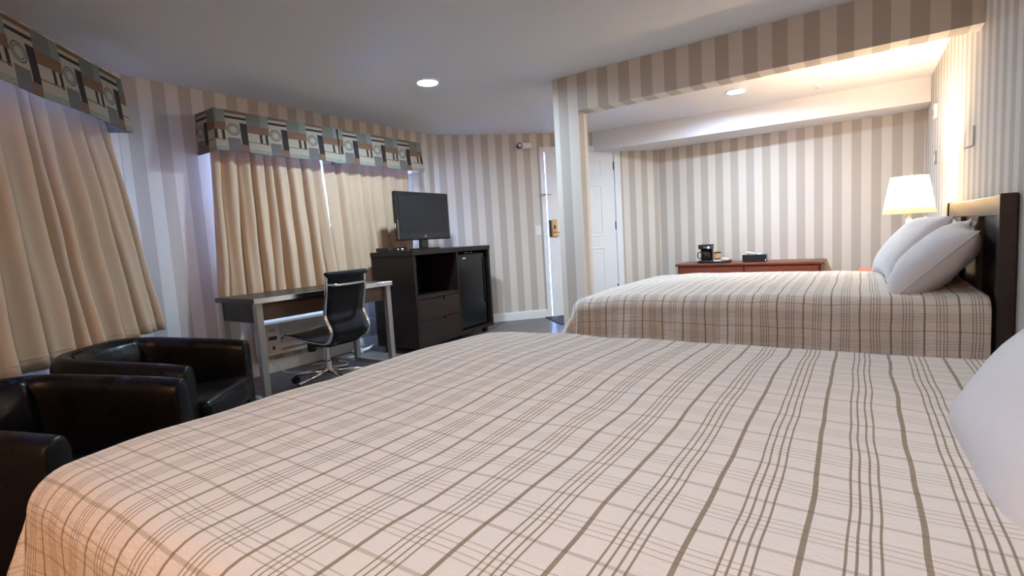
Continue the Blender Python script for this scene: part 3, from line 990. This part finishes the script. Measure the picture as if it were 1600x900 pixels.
def bed(label, cover_label, y0, y1, seed, group, crown=0.02, hem=0.20, xf=-2.06, flare=0.10):
    """head at x = -0.06, foot towards -x"""
    t = thing('bed', label, 'bed', (0, 0, 0), 0, 'matching queen beds')
    obj('box_spring', box(xf + 0.03, y0 + 0.04, 0.16, -0.065, y1 - 0.04, 0.36), 'mattress', t, bevel=0.03, seg=3)
    obj('mattress', box(xf + 0.03, y0 + 0.04, 0.361, -0.065, y1 - 0.04, 0.575), 'mattress', t, bevel=0.05, seg=4)
    for x in (xf + 0.15, -0.25):
        for y in (y0 + 0.15, y1 - 0.15):
            bm = bmesh.new(); lathe(bm, [(0.025, 0), (0.025, 0.16)], (x, y, 0), 12)
            obj('leg', bm, 'black', t)
    headboard(t, y0 - 0.03, y1 + 0.03)
    # bedspread: cloth lengths (u from head to foot, v across)
    W2 = (y1 - y0) / 2
    yc = (y0 + y1) / 2
    Lt = -0.075 - xf
    drop = 0.60 - hem
    er = 0.075
    def bend(s, fl):
        # s = cloth length past the edge -> (outward, downward)
        arc = er * math.pi / 2
        if s < arc:
            a = s / er
            return er * math.sin(a), er * (1 - math.cos(a))
        q = s - arc
        return er + fl * q, er + q * 0.985
    Lflat, Wflat = Lt - er + 0.03, W2 - er + 0.03
    us_ = Lflat + drop; vs_ = Wflat + drop
    nu, nv_ = 150, 150
    def fn(a, b):
        u = a * us_
        v = (b * 2 - 1) * vs_
        du = max(0.0, u - Lflat)
        dv = max(0.0, abs(v) - Wflat)
        sg = 1 if v > 0 else -1
        s = math.hypot(du, dv)
        x = -0.075 - min(u, Lflat)
        y = yc + sg * min(abs(v), Wflat)
        p = Vector((x, y, 0))
        top = 0.605 + crown * (1 - (v / vs_) ** 2) * (1 - 0.6 * (u / us_) ** 2)
        top += 0.014 * noise.noise(Vector((u * 1.7 + seed, v * 1.7, 0))) + 0.005 * noise.noise(Vector((u * 6 + seed, v * 6, 2)))
        top -= 0.03 * max(0, (u - 1.45) / 0.6) ** 2
        if s > 0:
            o, dn = bend(s, (flare * du + 0.10 * dv) / s)
            dx, dy = -du / s, sg * dv / s
            hang = min(1, max(0, (dn - er) / 0.3))
            # running coordinate along the hem for the hanging ripples
            rc = (v if du > dv else (u + 5)) * 1.0
            rip = hang * (0.030 * math.sin(rc * 17 + seed + 1.4 * math.sin(rc * 5)) + 0.012 * noise.noise(Vector((rc * 9, seed, dn))))
            if du > 0 and dv > 0:
                ca = math.atan2(dv, du)
                rip = hang * (0.05 * math.sin(ca * 8 + seed)) + 0.05 * hang * math.sin(2 * ca)
            p += Vector((dx, dy, 0)) * (o + rip)
            z = top - dn
            if z < 0.012: z = 0.012 + 0.004 * noise.noise(Vector((u * 20, v * 20, 0)))
            p.z = z
        else:
            p.z = top
        return p
    def uvf(a, b):
        return (a * us_ + 0.02 * seed, (b * 2 - 1) * vs_ + 3 + 0.03 * seed)
    cv_ = obj('bedspread', grid(nu, nv_, fn, uvf), 'plaid', smooth=True, solid=0.006, label=cover_label, cat='bedspread', group='matching plaid bedspreads')
    pts = [fn(1.0, j / nv_) for j in range(nv_ + 1)]
    bm = bmesh.new(); tube(bm, pts, 0.004, 5)
    obj('hem', bm, 'plaid', cv_, smooth=True)
    return t

bed('far queen bed under the alcove beam with dark wood headboard', 'brown and cream plaid bedspread on the far bed under the beam', 2.25, 3.77, 1, 'b', crown=0.035, hem=0.16, flare=0.42)
bed('near queen bed in the foreground with dark wood headboard', 'brown and cream plaid bedspread on the near foreground bed', -0.40, 1.12, 4, 'b', crown=0.02, hem=0.16, xf=-1.91)

PG = 'white bed pillows'
# rotations: local x = width (along the wall), local y = height of the pillow leaning on the headboard
pillow('plump white pillow on the far bed next to the lit lamp', (-0.285, 3.37, 0.80), (R(52), 0, R(-84)), 0.68, 0.48, 0.20, 1, PG)
pillow('white pillow slumped on the near edge of the far bed', (-0.225, 2.67, 0.765), (R(46), R(4), R(-98)), 0.66, 0.48, 0.22, 5, PG)
pillow('white pillow lying behind the two leaning pillows on the far bed', (-0.14, 3.02, 0.775), (R(72), 0, R(-90)), 0.62, 0.40, 0.13, 9, PG)
pillow('large white pillow at the head of the near bed', (-0.24, 0.40, 0.715), (R(50), 0, R(-90)), 0.64, 0.46, 0.20, 7, PG)

# ------------------------------------------------------------------ nightstands and lamps
def nightstand(label, x0, y0, y1, zt):
    t = thing('nightstand', label, 'nightstand', (0, (y0 + y1) / 2, 0), 0, 'cherry nightstands')
    hy = (y1 - y0) / 2
    obj('top', box(x0, -hy, zt - 0.025, -0.02, hy, zt), 'cherry', t, bevel=0.004)
    obj('body', box(x0 + 0.02, -hy + 0.02, 0.06, -0.025, hy - 0.02, zt - 0.0255), 'cherry', t, bevel=0.003)
    for k in range(2):
        za = 0.09 + k * (zt - 0.13) / 2
        d_ = obj('drawer', box(x0 + 0.006, -hy + 0.035, za, x0 + 0.0195, hy - 0.035, za + (zt - 0.13) / 2 - 0.012), 'cherry', t, bevel=0.003)
        bm = bmesh.new(); tube(bm, [(x0 - 0.014, 0, za + 0.10), (x0 + 0.006, 0, za + 0.10)], 0.012, 12)
        obj('knob', bm, 'brass', d_, smooth=True)
    obj('plinth', box(x0 + 0.04, -hy + 0.04, 0, -0.03, hy - 0.04, 0.0595), 'cherry', t)

def table_lamp(label, loc, watt):
    t = thing('table_lamp', label, 'lamp', loc, 0, 'bedside table lamps')
    bm = bmesh.new(); lathe(bm, [(0.075, 0.0), (0.078, 0.015), (0.05, 0.03), (0.028, 0.05), (0.045, 0.12), (0.055, 0.19), (0.040, 0.28), (0.020, 0.34), (0.016, 0.385)], n=24)
    obj('base', bm, 'ceramic', t, smooth=True)
    bm = bmesh.new(); tube(bm, [(0, 0, 0.385), (0, 0, 0.485)], 0.008, 10)
    obj('stem', bm, 'brass', t, smooth=True)
    z0, z1 = loc[3] if len(loc) > 3 else 0.425, 0.695
    bm = bmesh.new(); lathe(bm, [(0.160, z0), (0.112, z1)], n=40, cap=False)
    obj('lamp_shade', bm, 'shade', t, smooth=True, solid=0.002)
    bm = bmesh.new()
    for k in range(3):
        a = R(120 * k + 30)
        tube(bm, [(0, 0, z1 - 0.02), (0.110 * math.cos(a), 0.110 * math.sin(a), z1 - 0.012)], 0.002, 5)
    obj('spider', bm, 'brass', t)
    bm = bmesh.new(); lathe(bm, [(0.014, 0.485), (0.018, 0.50), (0.030, 0.53), (0.032, 0.555), (0.022, 0.58), (0.005, 0.592)], n=16)
    obj('bulb', bm, 'paperw', t, smooth=True)
    ld = bpy.data.lights.new('lamp_light', 'POINT')
    ld.energy = watt; ld.color = WARM_COL; ld.shadow_soft_size = 0.04
    lo = bpy.data.objects.new('bulb_light', ld); COL.objects.link(lo); lo.parent = t; lo.location = (0, 0, 0.62)
    b_ = bpy.data.objects
    return t
nightstand('cherry nightstand carrying the lit lamp beyond the far bed', -0.545, 3.92, 4.42, 0.590)
table_lamp('lit table lamp with white tapered shade beyond the far bed', (-0.235, 4.15, 0.5905), LAMP_W)

# ------------------------------------------------------------------ dresser and the things on it
dr = thing('dresser', 'low red-brown dresser against the alcove wall', 'dresser', (-2.36, 5.44, 0))
DZ = 0.585
obj('dresser_top', box(0, 0, DZ - 0.028, 1.525, 0.475, DZ), 'cherry', dr, bevel=0.006)
obj('body', box(0.025, 0.03, 0.07, 1.50, 0.465, DZ - 0.0285), 'cherry', dr, bevel=0.003)
for i in range(2):
    for k in range(2):
        xa = 0.045 + i * 0.725
        za = 0.09 + k * 0.232
        d_ = obj('drawer', box(xa, 0.010, za, xa + 0.705, 0.0295, za + 0.222), 'cherry', dr, bevel=0.004)
        for q in (0.18, 0.525):
            bm = bmesh.new(); tube(bm, [(xa + q, -0.012, za + 0.11), (xa + q, 0.010, za + 0.11)], 0.013, 12)
            obj('knob', bm, 'brass', d_, smooth=True)
obj('plinth', box(0.05, 0.05, 0, 1.475, 0.46, 0.0695), 'cherry', dr)

tr = thing('serving_tray', 'black oval tray under the coffee maker on the dresser', 'tray', (-1.955, 5.64, DZ))
bm = bmesh.new()
V_ = [(0.185 * math.copysign(abs(math.cos(2 * math.pi * k / 36)) ** 0.6, math.cos(2 * math.pi * k / 36)), 0.125 * math.copysign(abs(math.sin(2 * math.pi * k / 36)) ** 0.6, math.sin(2 * math.pi * k / 36))) for k in range(36)]
prism(bm, V_, 0.0005, 0.008)
obj('tray_base', bm, 'black', tr)
bm = bmesh.new(); tube(bm, [(a, b, 0.014) for a, b in V_ + V_[:1]], 0.007, 6, cap=False)
obj('rim', bm, 'black', tr, smooth=True)
cm = thing('coffee_maker', 'small black coffee maker standing on the tray', 'coffee maker', (-2.05, 5.65, DZ + 0.0085))
obj('base', box(-0.07, -0.085, 0, 0.07, 0.085, 0.022), 'black', cm, bevel=0.006)
obj('back_column', box(-0.068, 0.02, 0.0225, 0.068, 0.083, 0.155), 'gloss', cm, bevel=0.006)
obj('top_housing', box(-0.072, -0.075, 0.1555, 0.072, 0.085, 0.197), 'black', cm, bevel=0.008)
obj('lid', box(-0.074, -0.078, 0.1975, 0.074, 0.086, 0.207), 'black', cm, bevel=0.003)
obj('silver_badge', box(-0.012, -0.0765, 0.168, 0.022, -0.0752, 0.186), 'chrome', cm)
obj('switch_panel', box(0.03, -0.0768, 0.160, 0.062, -0.0752, 0.188), 'plastic', cm)
bm = bmesh.new(); lathe(bm, [(0.040, 0.023), (0.052, 0.05), (0.050, 0.10), (0.040, 0.130)], (0, -0.03, 0), 20)
cf = obj('carafe', bm, 'gloss', cm, smooth=True)
bm = bmesh.new(); tube(bm, spline([(-0.045, -0.05, 0.12), (-0.075, -0.075, 0.11), (-0.075, -0.075, 0.06), (-0.05, -0.055, 0.045)]), 0.006, 8)
obj('handle', bm, 'black', cf, smooth=True)
obj('hot_plate', box(-0.03, -0.08, 0.0222, 0.04, -0.0855, 0.0245), 'chrome', cm)
cp = thing('coffee_cup', 'amber-labelled paper coffee cup with black lid on a white stack', 'cup', (-1.91, 5.60, DZ + 0.0085))
bm = bmesh.new(); lathe(bm, [(0.048, 0.0), (0.050, 0.028)], n=24)
obj('stacked_cup', bm, 'white', cp, smooth=False)
bm = bmesh.new(); lathe(bm, [(0.034, 0.0285), (0.036, 0.043)], n=24)
obj('cup_bottom', bm, 'black', cp)
bm = bmesh.new(); lathe(bm, [(0.036, 0.0432), (0.040, 0.102)], n=24)
obj('cup_sleeve', bm, 'kraft', cp, smooth=False)
bm = bmesh.new(); lathe(bm, [(0.041, 0.1022), (0.041, 0.112), (0.034, 0.117)], n=24)
obj('cup_lid', bm, 'black', cp)
bw = thing('condiment_bowl', 'small white bowl of sugar packets on the tray', 'bowl', (-1.82, 5.61, DZ + 0.0085))
bm = bmesh.new(); lathe(bm, [(0.028, 0.0), (0.048, 0.018), (0.056, 0.042), (0.052, 0.042), (0.044, 0.02), (0.02, 0.008)], n=24)
obj('dish', bm, 'ceramic', bw, smooth=True)
for k, (px, rz, mt) in enumerate(((-0.02, 0.4, 'paperw'), (0.012, -0.3, 'paperw'), (0.0, 1.2, 'redp'), (0.02, 0.9, 'paperw'))):
    bm = box(-0.03, -0.002, 0, 0.03, 0.002, 0.045)
    o = obj('sugar_packet', bm, mt, bw); o.location = (px, 0.0, 0.016); o.rotation_euler = (R(35 + 9 * k), R(12), rz)
tb = thing('tissue_box', 'black tissue box with a white tissue on the dresser', 'tissue box', (-1.51, 5.62, DZ))
bm = bmesh.new()
bx(bm, -0.125, -0.065, 0.0005, 0.125, 0.065, 0.082)
obj('box_cover', bm, 'gloss', tb, bevel=0.003)
obj('opening', box(-0.07, -0.022, 0.0822, 0.07, 0.022, 0.083), 'paperw', tb)
def fn(a, b):
    x = -0.09 + 0.15 * a
    return Vector((x, -0.02 + 0.045 * b + 0.01 * math.sin(a * 9), 0.083 + 0.028 * (1 - a) * math.sin(math.pi * min(1, b + 0.15)) + 0.010 * math.sin(a * 11 + b * 5) ** 2))
obj('tissue', grid(14, 8, fn), 'paperw', tb, smooth=True, solid=0.0015)
obj('side_label', box(0.112, -0.0665, 0.012, 0.119, -0.0655, 0.028), 'paperw', tb)

# ------------------------------------------------------------------ small wall fittings on the headboard wall
t_ = thing('wall_hook', 'thin dark wall bracket with white tip above the far headboard', 'wall hook', (0, 3.27, 1.36))
obj('bracket', box(-0.010, -0.004, 0.012, -0.0005, 0.004, 0.125), 'plastic', t_, bevel=0.001)
bm = bmesh.new(); tube(bm, [(-0.008, 0, 0.012), (-0.045, 0, 0.004)], 0.006, 8)
obj('tip', bm, 'white', t_, smooth=True)
t_ = thing('thermostat', 'pale thermostat high on the wall above the lamp', 'thermostat', (0, 5.02, 1.80))
obj('case', box(-0.026, -0.05, 0.0, -0.0005, 0.05, 0.12), 'plastic', t_, bevel=0.005)
obj('dial', box(-0.030, -0.02, 0.03, -0.0265, 0.02, 0.08), 'grey', t_, bevel=0.002)
t_ = thing('wall_switch', 'switch plate on the wall just above the lit lamp', 'switch', (0, 5.05, 1.42))
obj('plate', box(-0.008, -0.036, 0, -0.0005, 0.036, 0.115), 'grey', t_, bevel=0.002)
obj('rocker', box(-0.013, -0.015, 0.035, -0.0085, 0.015, 0.08), 'white', t_, bevel=0.002)

# ------------------------------------------------------------------ put every root Empty at the base of its own thing
def local_points(o, M4):
    if o.type == 'MESH':
        for v in o.bound_box:
            yield M4 @ Vector(v)
    for c in o.children:
        yield from local_points(c, M4 @ Matrix.LocRotScale(c.location, c.rotation_euler, c.scale))
for o in list(COL.objects):
    if o.type == 'EMPTY' and o.parent is None:
        P_ = list(local_points(o, Matrix.Identity(4)))
        if not P_:
            continue
        c_ = Vector(((min(p.x for p in P_) + max(p.x for p in P_)) / 2, (min(p.y for p in P_) + max(p.y for p in P_)) / 2, min(p.z for p in P_)))
        o.location = o.location + o.rotation_euler.to_matrix() @ c_
        for ch_ in o.children:
            ch_.location = ch_.location - c_
